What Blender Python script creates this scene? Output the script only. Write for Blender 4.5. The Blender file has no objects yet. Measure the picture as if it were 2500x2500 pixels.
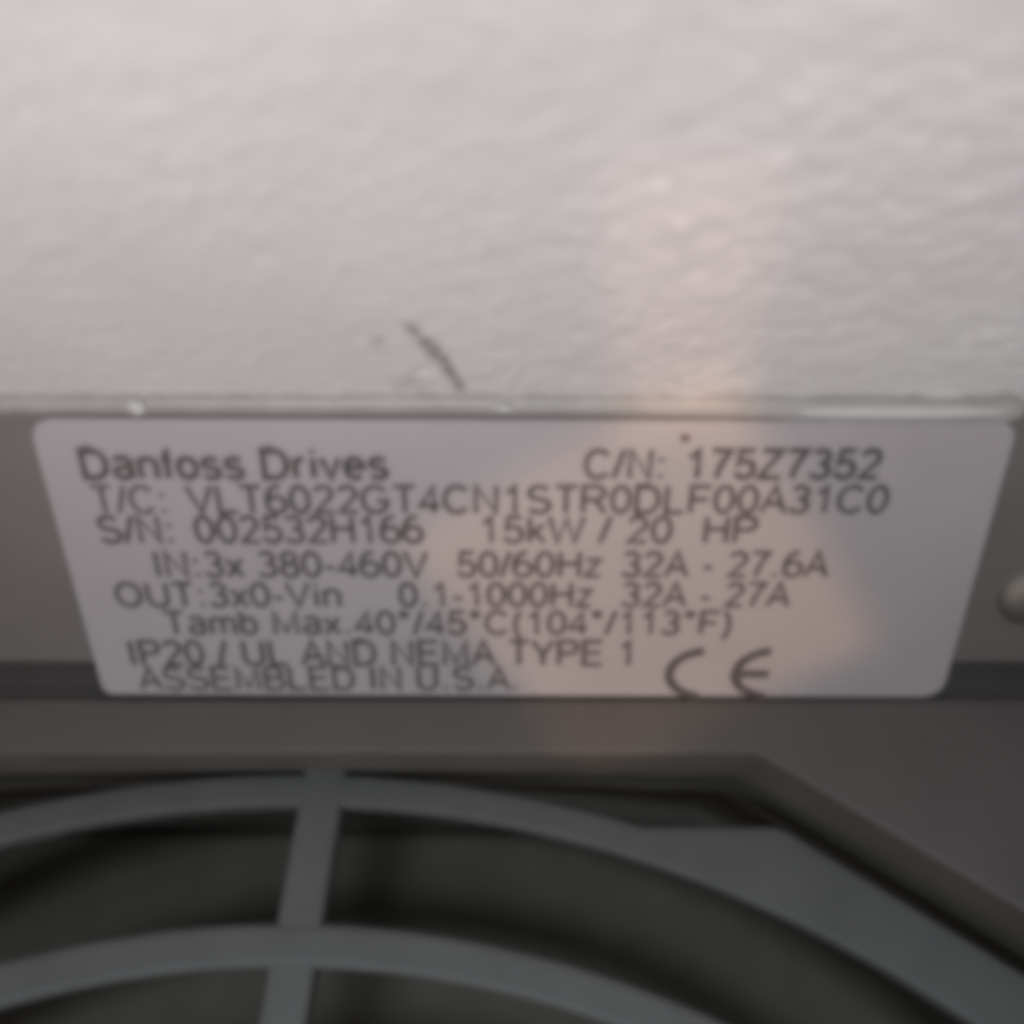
import bpy, bmesh, math, random
from mathutils import Vector, Matrix, noise

random.seed(7)
MM = 0.001
scene = bpy.context.scene
col = scene.collection

# ------------------------------------------------------------------ camera
cam_d = bpy.data.cameras.new("camera")
cam = bpy.data.objects.new("camera", cam_d)
col.objects.link(cam)
cam.location = (0.0, -43.1 * MM, 70.1 * MM)
cam.rotation_euler = (math.radians(90 - 65), 0, 0)
cam_d.sensor_width = 36
cam_d.lens = 36.09
cam_d.clip_start = 0.002
cam_d.clip_end = 20
cam_d.dof.use_dof = True
cam_d.dof.focus_distance = 0.0925
cam_d.dof.aperture_fstop = 11.0
scene.camera = cam
scene.cycles.pixel_filter_type = 'BLACKMAN_HARRIS'
scene.cycles.filter_width = 10.0          # the soft lens of the phone

# ------------------------------------------------------------------ world, lamps, exposure
world = bpy.data.worlds.new("World")
scene.world = world
world.use_nodes = True
bg = world.node_tree.nodes["Background"]
bg.inputs[0].default_value = (0.93, 0.95, 1.0, 1)
bg.inputs[1].default_value = 0.145


def lamp(name, kind, loc, target, energy, color, **kw):
    d = bpy.data.lights.new(name, kind)
    d.energy = energy
    d.color = color
    for k, v in kw.items():
        setattr(d, k, v)
    o = bpy.data.objects.new(name, d)
    col.objects.link(o)
    o.location = loc
    o.rotation_euler = (Vector(target) - Vector(loc)).to_track_quat('-Z', 'Y').to_euler()
    return o


# room light reaching the wall from the front, a little above the drive
lamp("room_lamp", 'SPOT', (-0.10, -0.55, 0.30), (-0.030, 0, 0.097), 18.0, (1.0, 0.92, 0.92),
     spot_size=math.radians(24.4), spot_blend=1.0, shadow_soft_size=0.07)
# added unseen cool fill higher up, brightening the wall above the drive
lamp("upper_fill", 'SPOT', (0.06, -0.30, 0.40), (0.034, 0, 0.106), 3.6, (0.90, 0.97, 1.0),
     spot_size=math.radians(20), spot_blend=1.0, shadow_soft_size=0.04)
# added cool fill spot, out of view, lifting the front of the grille
lamp("cool_fill", 'SPOT', (-0.06, -0.34, 0.42), (-0.008, -0.160, -0.035), 20.0, (0.82, 0.96, 1.0),
     spot_size=math.radians(24), spot_blend=1.0, shadow_soft_size=0.08)
# narrow warm beam falling steeply down the wall onto the nameplate
def beam(name, foot, L, roll, w, h, spread, energy):
    """narrow rectangular beam; foot = point its centre falls on, L = direction towards the lamp"""
    L = L.normalized()
    up = (Vector((0, 0, 1)) - L * L.z).normalized()
    sd = up.cross(L).normalized()
    ax = sd * math.cos(roll) + up * math.sin(roll)
    ay = L.cross(ax).normalized()
    d = bpy.data.lights.new(name, 'AREA')
    d.shape = 'RECTANGLE'
    d.size = w
    d.size_y = h
    d.spread = math.radians(spread)
    d.energy = energy
    d.color = (1.0, 0.60, 0.36)
    o = bpy.data.objects.new(name, d)
    col.objects.link(o)
    o.matrix_world = Matrix.Translation(foot + L * 0.26) @ Matrix((ax, ay, L)).transposed().to_4x4()


beam("warm_beam_lamp", Vector((12.3, 0, 9.5)) * MM, Vector((-0.12, -0.62, 0.75)), math.radians(9), 10.5 * MM, 20 * MM, 1.4, 0.000135)
beam("warm_beam_lamp", Vector((12.0, -10.9, -16.2)) * MM, Vector((-0.20, -0.58, 0.79)), math.radians(45), 31 * MM, 30 * MM, 1.6, 0.00082)

scene.view_settings.view_transform = 'Standard'
scene.view_settings.look = 'None'
scene.view_settings.exposure = 0.0
scene.view_settings.gamma = 1.0
scene.view_settings.use_curve_mapping = False


# ------------------------------------------------------------------ materials
def mat(name, base, rough=0.5, metal=0.0, spec=0.5, var=0.0, vscale=300.0, bump=0.0, bscale=2000.0, dirt=None):
    m = bpy.data.materials.new(name)
    m.use_nodes = True
    nt = m.node_tree
    b = nt.nodes["Principled BSDF"]
    b.inputs["Base Color"].default_value = (*base, 1)
    b.inputs["Roughness"].default_value = rough
    b.inputs["Metallic"].default_value = metal
    b.inputs["Specular IOR Level"].default_value = spec
    tc = nt.nodes.new("ShaderNodeTexCoord")
    if var > 0:
        n = nt.nodes.new("ShaderNodeTexNoise")
        n.inputs["Scale"].default_value = vscale
        n.inputs["Detail"].default_value = 5
        nt.links.new(tc.outputs["Object"], n.inputs["Vector"])
        r = nt.nodes.new("ShaderNodeValToRGB")
        r.color_ramp.elements[0].position = 0.3
        r.color_ramp.elements[1].position = 0.7
        r.color_ramp.elements[0].color = (*[c * (1 - var) for c in base], 1)
        r.color_ramp.elements[1].color = (*[min(1, c * (1 + var)) for c in base], 1)
        nt.links.new(n.outputs["Fac"], r.inputs[0])
        nt.links.new(r.outputs[0], b.inputs["Base Color"])
        mr = nt.nodes.new("ShaderNodeMapRange")
        mr.inputs["To Min"].default_value = max(0.02, rough - 0.08)
        mr.inputs["To Max"].default_value = min(1, rough + 0.08)
        nt.links.new(n.outputs["Fac"], mr.inputs["Value"])
        nt.links.new(mr.outputs[0], b.inputs["Roughness"])
    if bump > 0:
        n2_ = nt.nodes.new("ShaderNodeTexNoise")
        n2_.inputs["Scale"].default_value = bscale
        n2_.inputs["Detail"].default_value = 4
        nt.links.new(tc.outputs["Object"], n2_.inputs["Vector"])
        bp = nt.nodes.new("ShaderNodeBump")
        bp.inputs["Strength"].default_value = bump
        bp.inputs["Distance"].default_value = 0.0001
        nt.links.new(n2_.outputs["Fac"], bp.inputs["Height"])
        nt.links.new(bp.outputs[0], b.inputs["Normal"])
    return m


M_metal = mat("dark_grey_painted_metal", (0.120, 0.109, 0.104), 0.5, var=0.07, vscale=120, bump=0.25, bscale=4000)
M_back = mat("grey_sheet_metal", (0.182, 0.164, 0.157), 0.45, var=0.06, vscale=140, bump=0.2, bscale=4000)
M_plastic = mat("grey_grille_plastic", (0.128, 0.126, 0.125), 0.6, spec=0.3, var=0.08, vscale=160, bump=0.25, bscale=3000)
M_black = mat("black_fan_plastic", (0.02, 0.02, 0.019), 0.6, var=0.1, vscale=150)
M_pad = mat("duct_shade", (0.088, 0.079, 0.067), 0.95, var=0.08, vscale=200, bump=0.3, bscale=700, spec=0.1)  # dark colour of the added sheet that imitates shade in the duct
M_inside = mat("dark_duct_metal", (0.13, 0.116, 0.105), 0.7, var=0.1, vscale=120)
M_plate = mat("silver_grey_nameplate", (0.455, 0.425, 0.434), 0.42, var=0.035, vscale=70, spec=0.4)
M_ink = mat("dark_ink", (0.115, 0.10, 0.10), 0.6, var=0.25, vscale=900, spec=0.2)
M_lip = mat("pale_worn_paint", (0.44, 0.425, 0.415), 0.42, var=0.12, vscale=250, bump=0.3, bscale=1500)
M_paint_glint = mat("white_paint_glint", (0.70, 0.70, 0.67), 0.55, var=0.04)  # white of the paint droplets, also used for the lip's glint
M_screw = mat("dull_zinc", (0.27, 0.25, 0.225), 0.6, metal=1.0, var=0.05)
M_speck = mat("brown_dirt", (0.16, 0.10, 0.085), 0.8)

M_wall = bpy.data.materials.new("white_wall_paint")
M_wall.use_nodes = True
nt = M_wall.node_tree
b = nt.nodes["Principled BSDF"]
b.inputs["Roughness"].default_value = 0.62
b.inputs["Specular IOR Level"].default_value = 0.35
tc = nt.nodes.new("ShaderNodeTexCoord")
n = nt.nodes.new("ShaderNodeTexNoise"); n.inputs["Scale"].default_value = 45; n.inputs["Detail"].default_value = 6
nt.links.new(tc.outputs["Object"], n.inputs["Vector"])
r = nt.nodes.new("ShaderNodeValToRGB")
r.color_ramp.elements[0].position = 0.3; r.color_ramp.elements[0].color = (0.68, 0.65, 0.645, 1)
r.color_ramp.elements[1].position = 0.72; r.color_ramp.elements[1].color = (0.75, 0.725, 0.715, 1)
nt.links.new(n.outputs["Fac"], r.inputs[0])
at = nt.nodes.new("ShaderNodeAttribute"); at.attribute_name = "stain"
mx = nt.nodes.new("ShaderNodeMix"); mx.data_type = 'RGBA'
mx.inputs["B"].default_value = (0.10, 0.085, 0.095, 1)
nt.links.new(at.outputs["Fac"], mx.inputs["Factor"])
nt.links.new(r.outputs[0], mx.inputs["A"])
nt.links.new(mx.outputs["Result"], b.inputs["Base Color"])
n2_ = nt.nodes.new("ShaderNodeTexNoise"); n2_.inputs["Scale"].default_value = 1300; n2_.inputs["Detail"].default_value = 5
nt.links.new(tc.outputs["Object"], n2_.inputs["Vector"])
bp = nt.nodes.new("ShaderNodeBump"); bp.inputs["Strength"].default_value = 0.25; bp.inputs["Distance"].default_value = 0.0001
nt.links.new(n2_.outputs["Fac"], bp.inputs["Height"])
nt.links.new(bp.outputs[0], b.inputs["Normal"])


# ------------------------------------------------------------------ helpers
def obj(name, mesh, material, parent=None, loc=(0, 0, 0), rot=(0, 0, 0), smooth=False):
    o = bpy.data.objects.new(name, mesh)
    col.objects.link(o)
    if material and not mesh.materials:
        mesh.materials.append(material)
    o.location = loc
    o.rotation_euler = rot
    if parent:
        o.parent = parent
    if smooth:
        for p in mesh.polygons:
            p.use_smooth = True
    return o


def bevel(o, w, seg=3, ang=30):
    m = o.modifiers.new("bevel", 'BEVEL')
    m.width = w
    m.segments = seg
    m.limit_method = 'ANGLE'
    m.angle_limit = math.radians(ang)


def mesh_py(name, v, f):
    me = bpy.data.meshes.new(name)
    me.from_pydata([tuple(c * MM for c in p) for p in v], [], f)
    me.update()
    bm = bmesh.new(); bm.from_mesh(me)
    bmesh.ops.recalc_face_normals(bm, faces=bm.faces)
    bm.to_mesh(me); bm.free()
    return me


def prism(name, pts, z0, z1):
    n_ = len(pts)
    v = [(x, y, z0) for x, y in pts] + [(x, y, z1) for x, y in pts]
    f = [tuple(range(n_)), tuple(range(n_, 2 * n_))]
    f += [(i, (i + 1) % n_, n_ + (i + 1) % n_, n_ + i) for i in range(n_)]
    return mesh_py(name, v, f)


def annulus(name, rin, rout, z0, z1, nseg=180):
    """rin/rout numbers or functions of the angle"""
    fi = rin if callable(rin) else (lambda a: rin)
    fo = rout if callable(rout) else (lambda a: rout)
    v = []; f = []
    for i in range(nseg):
        a = 2 * math.pi * i / nseg
        c, s = math.cos(a), math.sin(a)
        v += [(fi(a) * c, fi(a) * s, z0), (fo(a) * c, fo(a) * s, z0), (fo(a) * c, fo(a) * s, z1), (fi(a) * c, fi(a) * s, z1)]
        j = (i + 1) % nseg
        for k in range(4):
            f.append((4 * i + k, 4 * i + (k + 1) % 4, 4 * j + (k + 1) % 4, 4 * j + k))
    return mesh_py(name, v, f)


def polygon_from_sides(sides):
    """sides: list of (normal angle deg, apothem), counter-clockwise"""
    pts = []
    m = len(sides)
    for i in range(m):
        a1, d1 = sides[i]; a2, d2 = sides[(i + 1) % m]
        a1, a2 = math.radians(a1), math.radians(a2)
        det = math.cos(a1) * math.sin(a2) - math.sin(a1) * math.cos(a2)
        x = (d1 * math.sin(a2) - d2 * math.sin(a1)) / det
        y = (math.cos(a1) * d2 - math.cos(a2) * d1) / det
        pts.append((x, y))
    return pts


# ------------------------------------------------------------------ wall
def wall():
    def axis(lo, hi, dlo, dhi, step):
        a = []
        x = dlo
        while x < dhi - 1e-6:
            a.append(x); x += step
        a.append(dhi)
        s = step; x = dhi
        while x < hi:
            s *= 1.35; x = min(hi, x + s); a.append(x)
        s = step; x = dlo
        while x > lo:
            s *= 1.35; x = max(lo, x - s); a.insert(0, x)
        return a
    xs = axis(-700, 700, -105, 110, 0.33)
    zs = axis(-420, 700, -2, 105, 0.33)
    scr = [(-7.62, 9.3, 0.16), (-7.1, 8.5, 0.42), (-6.75, 7.7, 0.12), (-6.3, 6.9, 0.62), (-5.7, 5.6, 0.60), (-5.0, 3.9, 0.42), (-4.5, 2.2, 0.40), (-4.0, 0.6, 0.45)]

    def stain(x, z):
        if not (-13 < x < 0 and -1 < z < 13):
            return 0.0
        best = 0.0
        for (xa, za, wa), (xb, zb, wb) in zip(scr, scr[1:]):
            dx, dz = xb - xa, zb - za
            t = max(0, min(1, ((x - xa) * dx + (z - za) * dz) / (dx * dx + dz * dz)))
            w = 0.95 * (wa + (wb - wa) * t)
            d = math.hypot(x - xa - dx * t, z - za - dz * t)
            best = max(best, min(1, max(0, 1.5 - d / w)))
        for px, pz, pr, k in ((-9.8, 7.2, 0.42, 0.55), (-9.6, 5.7, 0.35, 0.3), (-7.9, 1.3, 0.9, 0.35), (-8.9, 1.0, 0.7, 0.25)):
            d = math.hypot(x - px, z - pz)
            best = max(best, k * min(1, max(0, 1.6 - d / pr)))
        return best * (0.75 + 0.5 * noise.noise(Vector((x * 1.4, z * 1.4, 9))))

    V = []; ST = []
    for z in zs:
        for x in xs:
            # roller texture: soft ridges leaning up to the right
            wx = x + 1.2 * noise.noise(Vector((x * .12, z * .12, 3.1)))
            wz = z + 1.2 * noise.noise(Vector((x * .12, z * .12, 7.7)))
            u = wx * 0.77 + wz * 0.64
            w = -wx * 0.64 + wz * 0.77
            amp = 0.55 + 0.45 * max(-0.8, min(1, (x + 14) / 26)) + 0.5 * noise.noise(Vector((x * .06, z * .06, 1.0)))
            amp = max(0.36, min(1.35, amp))
            h = 0.13 * noise.noise(Vector((u * .26, w * .38, 0)))
            h += 0.15 * noise.noise(Vector((u * .50, w * .80, 4)))
            pk = noise.noise(Vector((wx * .42, wz * .52, 11)))
            h += 0.40 * max(0, pk - 0.18)
            pk = noise.noise(Vector((wx * .50, wz * .62, 21)))
            h -= 0.62 * max(0, pk - 0.27)
            h += 0.24 * noise.noise(Vector((u * .85, w * 1.05, 31)))
            h *= amp
            h += 0.10 * noise.noise(Vector((x * 1.35, z * 1.05, 5)))
            s = stain(x, z)
            ST.append(max(0, min(1, s * 0.92)))
            V.append((x * MM, (-h * 0.80 + 0.22 * s) * MM, z * MM))
    nx = len(xs)
    F = [(j * nx + i, j * nx + i + 1, (j + 1) * nx + i + 1, (j + 1) * nx + i)
         for j in range(len(zs) - 1) for i in range(nx - 1)]
    me = bpy.data.meshes.new("wall")
    me.from_pydata(V, [], F)
    a = me.attributes.new("stain", 'FLOAT', 'POINT')
    a.data.foreach_set("value", ST)
    me.update()
    o = obj("wall", me, M_wall, smooth=True)
    o["kind"] = "structure"
    # solid backing so that the wall has thickness
    back = prism("wall_core", [(-700, 1.5), (700, 1.5), (700, 120), (-700, 120)], -420, 700)
    obj("wall_core", back, M_wall, parent=o)
    return o


wall()

# ------------------------------------------------------------------ the drive
GX, GY = -21.53, -140.6        # centre of the fan opening
TOP = -26.66                   # height of the flat top face
BASE_Z = -420
drive = bpy.data.objects.new("motor_drive", None)
col.objects.link(drive)
drive.location = (GX * MM, -140 * MM, BASE_Z * MM)
drive["label"] = "grey wall-mounted motor drive with printed silver nameplate behind its round fan grille"
drive["category"] = "motor drive"
OFF = (-GX * MM, 140 * MM, -BASE_Z * MM)       # puts meshes given in wall coordinates under the Empty


def loc(x, y, z):
    return ((x - GX) * MM, (y + 140) * MM, (z - BASE_Z) * MM)


# housing: box with a many-sided opening in its top
sides = [(0, 125.5), (29, 124.5), (58, 123.4), (90, 117.7), (122, 123.4), (151, 124.5), (180, 125.5),
         (209, 124.5), (238, 123.4), (270, 117.7), (302, 123.4), (331, 124.5)]
hole = [(x + GX, y + GY) for x, y in polygon_from_sides(sides)]
X0, X1, Y0, Y1 = GX - 140, GX + 140, -276.0, -17.65


def housing():
    v = []; f = []
    n_ = len(hole)
    # outer loop with one vertex for every hole vertex
    outer = []
    for x, y in hole:
        dx, dy = x - GX, y - GY
        k = []
        if dx > 1e-6: k.append((X1 - GX) / dx)
        if dx < -1e-6: k.append((X0 - GX) / dx)
        if dy > 1e-6: k.append((Y1 - GY) / dy)
        if dy < -1e-6: k.append((Y0 - GY) / dy)
        t = min(k)
        outer.append((GX + dx * t, GY + dy * t))
    corners = [(X1, Y1), (X0, Y1), (X0, Y0), (X1, Y0)]
    ang = lambda p: math.atan2(p[1] - GY, p[0] - GX) % (2 * math.pi)
    bm = bmesh.new()
    T = {}
    def vert(x, y, z):
        k = (round(x, 4), round(y, 4), round(z, 4))
        if k not in T:
            T[k] = bm.verts.new((x * MM, y * MM, z * MM))
        return T[k]
    for i in range(n_):
        j = (i + 1) % n_
        ring = [vert(*hole[i], TOP), vert(*outer[i], TOP)]
        a0, a1 = ang(outer[i]), ang(outer[j])
        if a1 < a0: a1 += 2 * math.pi
        edge = [outer[i]]
        for c in corners:
            a = ang(c)
            if a < a0: a += 2 * math.pi
            if a0 + 1e-5 < a < a1 - 1e-5:
                edge.append(c)
        edge.append(outer[j])
        bm.faces.new([vert(*hole[i], TOP)] + [vert(*p, TOP) for p in edge] + [vert(*hole[j], TOP)])
        for p, q in zip(edge, edge[1:]):
            bm.faces.new([vert(*p, TOP), vert(*p, BASE_Z), vert(*q, BASE_Z), vert(*q, TOP)])
        bm.faces.new([vert(*hole[i], TOP), vert(*hole[j], TOP), vert(*hole[j], TOP - 70), vert(*hole[i], TOP - 70)])
    bm.faces.new([vert(*p, TOP - 70) for p in hole])
    bm.faces.new([vert(*p, BASE_Z) for p in corners])
    bmesh.ops.recalc_face_normals(bm, faces=bm.faces)
    me = bpy.data.meshes.new("housing")
    bm.to_mesh(me); bm.free()
    me.materials.append(M_metal)
    me.materials.append(M_inside)
    for p in me.polygons:
        c = p.center / MM
        if c.z < TOP - 1 and c.z > TOP - 75 and abs(p.normal.z) < 0.5 and math.hypot(c.x - GX, c.y - GY) < 126 or TOP - 71 < c.z < TOP - 69:
            p.material_index = 1
    o = obj("housing", me, M_metal, drive, OFF)
    bevel(o, 0.35 * MM, 3, 20)
    return o


housing()

# rear part of the housing below the sloping plate, with the groove in front of it
rear = prism("rear_housing", [(X0, -18.0), (X1, -18.0), (X1, -0.6), (X0, -0.6)], BASE_Z + 1, -27.6)
obj("rear_housing", rear, M_metal, drive, OFF)

# sloping back plate that carries the nameplate (profile in y, z)
SL = math.radians(56)
LT = Vector((0, -1.26, -1.823))
lu = Vector((0, math.cos(SL), math.sin(SL)))
ln = Vector((0, -math.sin(SL), math.cos(SL)))


def sl(v, h=0.0):
    p = LT + lu * v + ln * h
    return (p.y, p.z)


prof = [sl(0.6, -0.3), sl(-25.3, -0.3), sl(-25.3, -2.0), (-13.4, -31.2), (-0.7, -31.2), (-0.7, sl(0.6, -0.3)[1] - 0.4)]
xa, xb = GX - 128, GX + 128
v = [(xa, y, z) for y, z in prof] + [(xb, y, z) for y, z in prof]
k = len(prof)
f = [tuple(range(k)), tuple(range(k, 2 * k))] + [(i, (i + 1) % k, k + (i + 1) % k, k + i) for i in range(k)]
bp_o = obj("back_plate", mesh_py("back_plate", v, f), M_back, drive, OFF)
bevel(bp_o, 0.35 * MM, 2, 25)


# rolled, paint-smeared edge along the top of the back plate
def lip():
    V = []; F = []
    NS = 14
    xs = []
    x = -150.0
    while x < 41.6:
        xs.append(x); x += 0.5
    for i, x in enumerate(xs):
        e = min(1.0, (41.6 - x) / 1.6 + 0.05) ** 0.5
        wob = noise.noise(Vector((x * .16, 2, 0)))
        wob2 = noise.noise(Vector((x * .7, 5, 0)))
        rr = (0.98 + 0.10 * wob + 0.06 * wob2) * e
        fat = 1.0 + 0.28 * max(0, min(1, (x - 14) / 10))       # a thicker smear of paint towards the right end
        cv = 1.3 - 0.55 * max(0, min(1, (x + 5) / 45)) + 0.08 * wob
        for s in range(NS):
            a = 2 * math.pi * s / NS
            y, z = sl(cv + rr * fat * math.cos(a) * 0.95, -0.3 + rr * 0.55 * math.sin(a) * fat)
            V.append((x, y, z))
    n_ = len(xs)
    for i in range(n_ - 1):
        for s in range(NS):
            F.append((i * NS + s, i * NS + (s + 1) % NS, (i + 1) * NS + (s + 1) % NS, (i + 1) * NS + s))
    F.append(tuple(range(NS)))
    F.append(tuple(range((n_ - 1) * NS, n_ * NS)))
    return obj("rolled_edge", mesh_py("rolled_edge", V, F), M_lip, drive, OFF, smooth=True)


lip_o = lip()


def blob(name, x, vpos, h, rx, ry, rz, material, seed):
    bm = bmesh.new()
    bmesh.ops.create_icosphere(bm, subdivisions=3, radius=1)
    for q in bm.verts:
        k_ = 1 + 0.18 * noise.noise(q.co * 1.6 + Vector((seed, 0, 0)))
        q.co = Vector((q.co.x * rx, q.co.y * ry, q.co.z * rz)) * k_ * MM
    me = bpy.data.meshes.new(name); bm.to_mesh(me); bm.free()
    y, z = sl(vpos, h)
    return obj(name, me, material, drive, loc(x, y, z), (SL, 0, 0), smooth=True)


blob("paint_glint", -29.9, 1.2, 0.38, 0.75, 0.68, 0.30, M_paint_glint, 3)
blob("paint_glint", -0.6, 1.15, 0.45, 0.75, 0.30, 0.22, M_paint_glint, 8)
blob("paint_glint", 31.5, 0.75, 0.30, 9.0, 0.52, 0.30, M_paint_glint, 12)  # long pale blob: the glint on the lip's right end, put in as colour

# ------------------------------------------------------------------ nameplate
def rounded(corners, radii, seg=8):
    out = []
    m = len(corners)
    for i in range(m):
        p0 = Vector(corners[i - 1]); p = Vector(corners[i]); p1 = Vector(corners[(i + 1) % m]); r_ = radii[i]
        d0 = (p0 - p).normalized(); d1 = (p1 - p).normalized()
        half = d0.angle(d1) / 2
        tl = r_ / math.tan(half)
        c = p + (d0 + d1).normalized() * (r_ / math.sin(half))
        a0 = (p + d0 * tl) - c; a1 = (p + d1 * tl) - c
        t0 = math.atan2(a0.y, a0.x); t1 = math.atan2(a1.y, a1.x)
        dt = (t1 - t0 + math.pi) % (2 * math.pi) - math.pi
        for s in range(seg + 1):
            t = t0 + dt * s / seg
            out.append((c.x + r_ * math.cos(t), c.y + r_ * math.sin(t)))
    return out


outl = rounded([(-39.1, 0.10), (-38.85, -29.0), (40.95, -29.35), (40.95, -0.25)], [2.0, 1.1, 1.9, 1.6])
np_o = obj("nameplate", prism("nameplate", outl, -0.28, 0.10), M_plate, drive, loc(*LT), (SL, 0, 0))
np_o["label"] = "silver printed nameplate on the sloping back plate"
bevel(np_o, 0.09 * MM, 2, 40)


# plain grotesque capitals drawn as strokes (units: cap height 1, stroke centre lines)
def _arc(cx, cy, rx, ry, a0, a1, n_=10):
    return [(cx + rx * math.cos(math.radians(a0 + (a1 - a0) * i / n_)), cy + ry * math.sin(math.radians(a0 + (a1 - a0) * i / n_))) for i in range(n_ + 1)]


def _ln(*p):
    return list(p)


def _six(cx=0.28):
    return [_arc(cx, .31, .25, .29, 0, 360, 18), _arc(cx + .06, .42, .31, .56, 75, 190, 10)]


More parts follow.
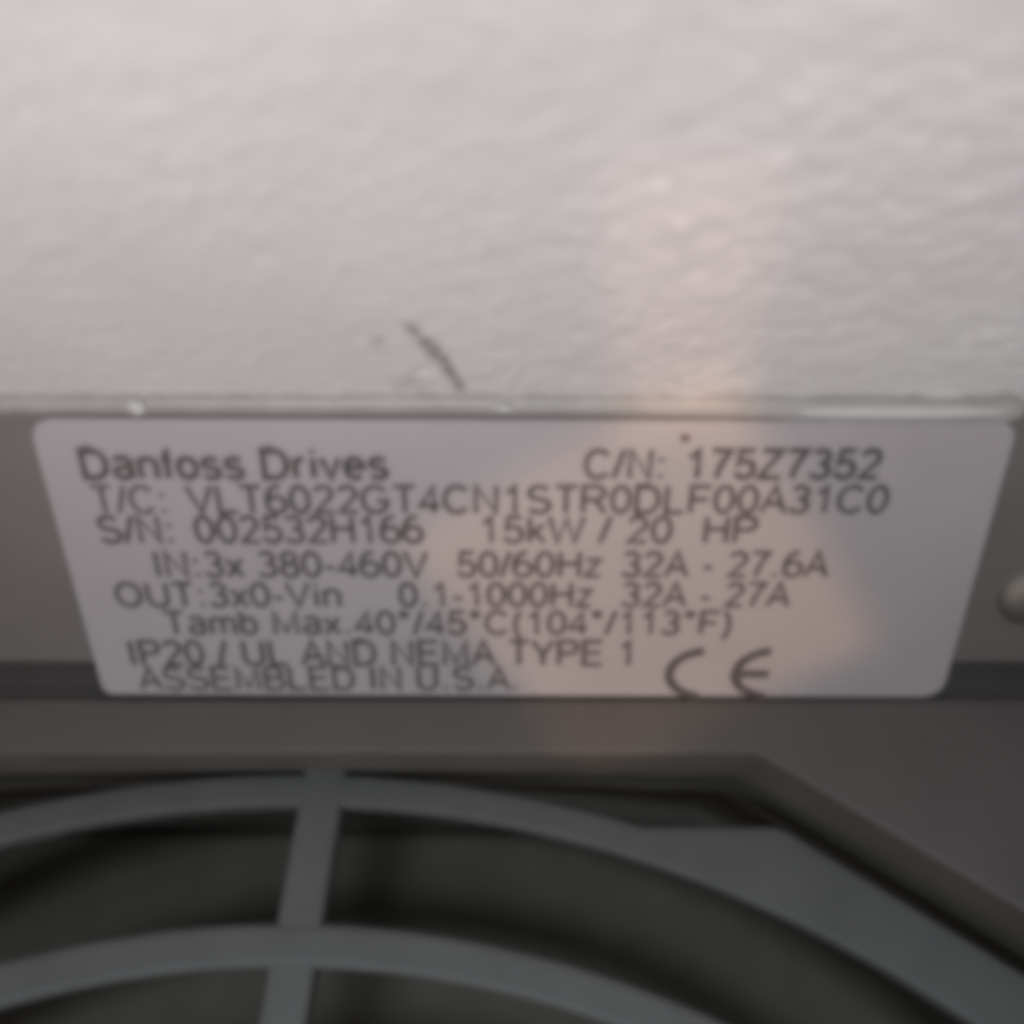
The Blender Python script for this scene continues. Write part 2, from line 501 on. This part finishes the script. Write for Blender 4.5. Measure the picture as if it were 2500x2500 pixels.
GLYPH = {
    'D': (.72, [_ln((.07, .02), (.07, .98), (.34, .98)) + _arc(.34, .5, .31, .48, 90, -90, 14) + [(.07, .02)]]),
    'O': (.80, [_arc(.38, .5, .34, .48, 0, 360, 24)]),
    'C': (.74, [_arc(.38, .5, .33, .48, 38, 322, 20)]),
    'G': (.79, [_arc(.38, .5, .34, .48, 38, 340, 20) + [(.70, .46), (.42, .46)]]),
    'E': (.68, [_ln((.62, .98), (.08, .98), (.08, .02), (.63, .02)), _ln((.08, .52), (.57, .52))]),
    'F': (.62, [_ln((.60, .98), (.08, .98), (.08, 0)), _ln((.08, .50), (.52, .50))]),
    'L': (.58, [_ln((.08, 1), (.08, .02), (.55, .02))]),
    'T': (.62, [_ln((.02, .98), (.60, .98)), _ln((.31, .98), (.31, 0))]),
    'I': (.27, [_ln((.13, 0), (.13, 1))]),
    'H': (.73, [_ln((.08, 0), (.08, 1)), _ln((.64, 0), (.64, 1)), _ln((.08, .53), (.64, .53))]),
    'N': (.73, [_ln((.08, 0), (.08, 1), (.63, 0), (.63, 1))]),
    'M': (.84, [_ln((.08, 0), (.08, 1), (.41, .08), (.74, 1), (.74, 0))]),
    'A': (.68, [_ln((.02, 0), (.34, 1), (.66, 0)), _ln((.14, .34), (.54, .34))]),
    'V': (.68, [_ln((.02, 1), (.34, 0), (.66, 1))]),
    'W': (.96, [_ln((.02, 1), (.25, 0), (.48, .96), (.71, 0), (.94, 1))]),
    'Y': (.68, [_ln((.03, 1), (.34, .44), (.65, 1)), _ln((.34, .44), (.34, 0))]),
    'U': (.73, [_ln((.08, 1), (.08, .33)) + _arc(.355, .31, .275, .30, 180, 360, 12) + [(.63, 1)]]),
    'P': (.68, [_ln((.08, 0), (.08, .98), (.40, .98)) + _arc(.40, .735, .22, .245, 90, -90, 10) + [(.08, .49)]]),
    'R': (.74, [_ln((.08, 0), (.08, .98), (.42, .98)) + _arc(.42, .74, .22, .24, 90, -90, 10) + [(.08, .5)], _ln((.40, .5), (.68, 0))]),
    'B': (.69, [_ln((.08, .98), (.38, .98)) + _arc(.38, .76, .20, .22, 90, -90, 8) + [(.08, .54)], _ln((.08, .98), (.08, .02), (.40, .02)) + _arc(.40, .28, .22, .26, -90, 90, 8)]),
    'S': (.68, [_arc(.33, .74, .25, .24, 25, 235, 12) + [(.44, .48)] + _arc(.34, .27, .28, .25, 55, -160, 12)]),
    'Z': (.63, [_ln((.06, .98), (.57, .98), (.03, .02), (.60, .02))]),
    '0': (.57, [_arc(.28, .5, .235, .48, 0, 360, 20)]),
    '1': (.57, [_ln((.10, .74), (.20, .80), (.33, .98), (.33, 0))]),
    '2': (.57, [_arc(.28, .72, .22, .26, 165, -25, 10) + [(.05, .03), (.53, .03)]]),
    '3': (.57, [_arc(.27, .75, .20, .23, 155, -90, 10) + [(.22, .52)], _arc(.26, .27, .24, .25, 90, -160, 12)]),
    '4': (.57, [_ln((.40, 0), (.40, .97), (.03, .26), (.55, .26))]),
    '5': (.57, [_ln((.50, .98), (.14, .98), (.08, .50)) + _arc(.27, .32, .24, .30, 130, -160, 14)]),
    '6': (.57, _six()),
    '7': (.57, [_ln((.04, .98), (.52, .98)) + [(.34, .62), (.24, .30), (.20, 0)]]),
    '8': (.57, [_arc(.28, .75, .19, .23, 0, 360, 16), _arc(.28, .27, .235, .26, 0, 360, 16)]),
    '/': (.29, [_ln((.0, -.02), (.27, 1.02))]),
    ':': (.28, [_ln((.12, 0), (.12, .14)), _ln((.12, .58), (.12, .72))]),
    '.': (.28, [_ln((.12, 0), (.12, .14))]),
    '-': (.34, [_ln((.03, .36), (.30, .36))]),
    '(': (.34, [_arc(.42, .38, .32, .70, 118, 242, 10)]),
    ')': (.34, [_arc(-.10, .38, .32, .70, 62, -62, 10)]),
    '°': (.40, [_arc(.19, .86, .09, .10, 0, 360, 12)]),
    ' ': (.28, []),
    'a': (.56, [_arc(.27, .55, .20, .19, 160, 0, 8) + [(.47, .0)], _arc(.26, .20, .20, .19, 65, 300, 10) + [(.46, .16)], _ln((.34, .38), (.46, .44))]),
    'b': (.56, [_ln((.07, 1), (.07, 0)), _arc(.285, .36, .21, .35, 0, 360, 16)]),
    'e': (.56, [_ln((.06, .38), (.49, .38)) + _arc(.275, .36, .215, .35, 5, 318, 16)]),
    'f': (.28, [_ln((.12, 0), (.12, .80)) + _arc(.26, .82, .14, .16, 180, 95, 5), _ln((.0, .69), (.26, .69))]),
    'i': (.22, [_ln((.11, 0), (.11, .71)), _ln((.11, .87), (.11, 1))]),
    'k': (.50, [_ln((.07, 1), (.07, 0)), _ln((.44, .71), (.08, .30)), _ln((.20, .43), (.47, 0))]),
    'm': (.83, [_ln((.07, 0), (.07, .71)), _arc(.24, .50, .17, .20, 180, 0, 8) + [(.41, 0)], _arc(.58, .50, .17, .20, 180, 0, 8) + [(.75, 0)]]),
    'n': (.56, [_ln((.07, 0), (.07, .71)), _arc(.275, .47, .205, .23, 180, 0, 8) + [(.48, 0)]]),
    'o': (.56, [_arc(.275, .36, .225, .35, 0, 360, 16)]),
    'r': (.34, [_ln((.07, 0), (.07, .71)), _arc(.27, .44, .20, .25, 180, 80, 6)]),
    's': (.50, [_arc(.24, .53, .18, .17, 20, 225, 8) + [(.30, .35)] + _arc(.24, .19, .20, .18, 60, -160, 8)]),
    'v': (.50, [_ln((.03, .71), (.25, 0), (.47, .71))]),
    'x': (.50, [_ln((.03, 0), (.46, .71)), _ln((.03, .71), (.46, 0))]),
    'z': (.50, [_ln((.05, .69), (.44, .69), (.04, .02), (.46, .02))]),
}


def text(body, x0, x1, base, cap, w=0.13, material=M_ink):
    strokes = []
    cx_ = 0.0
    for ch in body:
        adv, st = GLYPH[ch]
        strokes += [[(px + cx_, py) for px, py in q] for q in st]
        cx_ += adv + 0.075
    xs_ = [p[0] for q in strokes for p in q]
    mnx, mxx = min(xs_) - w / 2, max(xs_) + w / 2
    sx, sy = (x1 - x0) / (mxx - mnx), cap
    V = []; F = []
    for k_, q in enumerate(strokes):
        P = [Vector(((px - mnx) * sx, py * sy)) for px, py in q]
        hw = w * cap / 2
        zz = 0.125 + 0.0015 * (k_ % 4)
        closed = (P[0] - P[-1]).length < 1e-4
        m = len(V)
        for i, p in enumerate(P):
            if closed:
                d0 = (P[i] - P[i - 1]) if i > 0 else (P[-1] - P[-2])
                d1 = (P[i + 1] - P[i]) if i < len(P) - 1 else (P[1] - P[0])
            else:
                d0 = P[i] - P[max(0, i - 1)]
                d1 = P[min(len(P) - 1, i + 1)] - P[i]
                if d0.length < 1e-9: d0 = d1
                if d1.length < 1e-9: d1 = d0
            d0 = d0.normalized(); d1 = d1.normalized()
            t = d0 + d1
            t = t.normalized() if t.length > 1e-6 else d1
            nrm = Vector((-t.y, t.x))
            k2 = min(1.8, 1 / max(0.3, nrm.dot(Vector((-d1.y, d1.x)))))
            off = nrm * hw * k2
            V += [(x0 + p.x + off.x, base + p.y + off.y, zz), (x0 + p.x - off.x, base + p.y - off.y, zz)]
        for i in range(len(P) - 1):
            F.append((m + 2 * i, m + 2 * i + 1, m + 2 * i + 3, m + 2 * i + 2))
    me = bpy.data.meshes.new("lettering")
    me.from_pydata([tuple(c * MM for c in p) for p in V], [], F)
    me.update()
    return obj("lettering", me, material, np_o)


B0, B1, B2 = 0.155, 0.18, 0.21
text("Danfoss Drives", -35.83, -10.10, -5.43, 2.66, B2)
text("C/N:", 5.85, 12.6, -5.43, 2.66, B1)
text("175Z7352", 14.35, 30.73, -5.43, 2.66, B2)
text("T/C:", -35.6, -29.3, -8.79, 2.62, B0)
text("VLT6022GT4CN1STR0DLF00A31C0", -27.6, 31.9, -8.79, 2.62, B1)
text("S/N:", -35.6, -29.2, -11.80, 2.66, B1)
text("002532H166", -27.4, -7.49, -11.80, 2.66, B1)
text("15kW / 20", -2.8, 13.9, -11.80, 2.62, B1)
text("HP", 16.4, 21.2, -11.80, 2.62, B1)
text("IN:3x 380-460V", -31.4, -7.2, -15.37, 2.60, B1)
text("50/60Hz", -4.97, 8.02, -15.37, 2.60, B1)
text("32A - 27.6A", 9.48, 27.97, -15.37, 2.60, B1)
text("OUT:3x0-Vin", -35.56, -15.2, -18.62, 2.57, B1)
text("0.1-1000Hz", -10.23, 7.36, -18.62, 2.57, B1)
text("32A - 27A", 9.65, 25.04, -18.62, 2.57, B1)
text("Tamb Max.40°/45°C(104°/113°F)", -31.8, 20.03, -21.74, 2.57, B1)
text("IP20 / UL AND NEMA TYPE 1", -35.5, 11.1, -25.36, 2.82, B1)
text("ASSEMBLED IN U.S.A.", -35.3, 0.6, -28.33, 2.71, B1)


def arc_mark(name, cx, cy, rx, ry, w, a0, a1, bar=None):
    V = []; F = []
    N = 36
    for i in range(N + 1):
        a = math.radians(a0 + (a1 - a0) * i / N)
        c, s = math.cos(a), math.sin(a)
        V += [(cx + (rx - w / 2) * c, cy + (ry - w / 2) * s, 0.125), (cx + (rx + w / 2) * c, cy + (ry + w / 2) * s, 0.125)]
    for i in range(N):
        F.append((2 * i, 2 * i + 1, 2 * i + 3, 2 * i + 2))
    if bar:
        x0, x1 = bar
        m = len(V)
        V += [(x0, cy - w / 2, 0.128), (x1, cy - w / 2, 0.128), (x1, cy + w / 2, 0.128), (x0, cy + w / 2, 0.128)]
        F.append((m, m + 1, m + 2, m + 3))
    return obj(name, mesh_py(name, V, F), M_ink, np_o)


arc_mark("conformity_mark", 18.3, -26.45, 3.55, 2.75, 0.92, 98, 262)
arc_mark("conformity_mark", 24.5, -26.45, 3.55, 2.75, 0.92, 98, 262, (21.2, 24.1))
# a speck of dirt on the plate
sp = [(14.1 + 0.42 * math.cos(a * 0.7) * (1 + 0.2 * math.sin(a * 2.1)), -1.7 + 0.40 * math.sin(a * 0.7)) for a in range(9)]
obj("dirt_speck", prism("dirt_speck", sp, 0.10, 0.16), M_speck, np_o)


# ------------------------------------------------------------------ screw beside the nameplate
def screw(x, vpos):
    bm = bmesh.new()
    prof_ = [(0.0, 0.95), (1.0, 0.90), (1.9, 0.72), (2.6, 0.45), (3.0, 0.2), (3.2, 0.0)]
    N = 32
    rings = []
    for r_, h in prof_[1:]:
        rings.append([bm.verts.new((r_ * math.cos(2 * math.pi * i / N) * MM, r_ * math.sin(2 * math.pi * i / N) * MM, h * MM)) for i in range(N)])
    top = bm.verts.new((0, 0, prof_[0][1] * MM))
    for i in range(N):
        bm.faces.new((top, rings[0][i], rings[0][(i + 1) % N]))
    for a_, b_ in zip(rings, rings[1:]):
        for i in range(N):
            bm.faces.new((a_[i], b_[i], b_[(i + 1) % N], a_[(i + 1) % N]))
    bmesh.ops.recalc_face_normals(bm, faces=bm.faces)
    me = bpy.data.meshes.new("screw"); bm.to_mesh(me); bm.free()
    y, z = sl(vpos, -0.3)
    s = obj("screw", me, M_screw, drive, loc(x, y, z), (SL, 0, 0), smooth=True)
    a = 0.5
    pts = []
    w, l = 0.2, 0.8
    cross = [(w, w), (w, l), (-w, l), (-w, w), (-l, w), (-l, -w), (-w, -w), (-w, -l), (w, -l), (w, -w), (l, -w), (l, w)]
    pts = [(px * math.cos(a) - py * math.sin(a), px * math.sin(a) + py * math.cos(a)) for px, py in cross]
    obj("screw_slot", prism("screw_slot", pts, 0.5, 0.93), M_black, s)


screw(46.9, -17.8)
screw(-86.0, -15.8)

# ------------------------------------------------------------------ fan grille
ZG = TOP - 8.0
flange_sides = [(0, 119.0), (29, 121.8), (58, 120.6), (90, 112.2), (122, 120.6), (151, 121.8), (180, 119.0),
                (209, 121.8), (238, 120.6), (270, 112.2), (302, 120.6), (331, 121.8)]


def flange(a):
    best = 1e9
    for ang_, d in flange_sides:
        c = math.cos(a - math.radians(ang_))
        if c > 0.2:
            best = min(best, d / c)
    return max(117.35, best)


grille = obj("fan_grille", annulus("fan_grille", 114.2, flange, -3.2, 0.0, 720), M_plastic, drive, loc(GX, GY, ZG))
grille["label"] = "round grey plastic fan grille with concentric rings"
bevel(grille, 0.5 * MM, 3, 40)
R_ = [(103.4, 99.4), (89.0, 85.0), (74.6, 70.6), (60.2, 56.2)]
for ro, ri in R_:
    g = obj("ring", annulus("ring", ri, ro, -3.4, 0.25, 240), M_plastic, grille)
    bevel(g, 0.8 * MM, 3, 40)
hub = obj("hub", prism("hub", [(46 * math.cos(2 * math.pi * i / 64), 46 * math.sin(2 * math.pi * i / 64)) for i in range(64)], -3.4, 0.3), M_plastic, grille)
bevel(hub, 0.8 * MM, 3, 40)
# spokes: slightly skewed bars from hub to housing wall
sp_mesh = prism("spoke", [(44.0, -2.35), (114.5, -2.2), (119.0, -2.2), (119.0, 2.2), (114.5, 2.2), (44.0, 2.35)], -3.0, 0.12)
sp_mesh.materials.append(M_plastic)
for i in range(8):
    o = obj("spoke", sp_mesh, None, grille, (-8.8 * MM * math.cos(math.radians(45 * i)), -8.8 * MM * math.sin(math.radians(45 * i)), 0), (0, 0, math.radians(84.4 + 45 * i)))
    bevel(o, 0.7 * MM, 3, 40)

# added dark sheet below the grille, standing in for the duct's shaded depth
pad = obj("duct_shade_pad", prism("duct_shade_pad", [(GX + (x - GX) * 0.995, GY + (y - GY) * 0.995) for x, y in hole], TOP - 55, TOP - 48), M_pad, drive, OFF)
bevel(pad, 1.0 * MM, 2, 40)
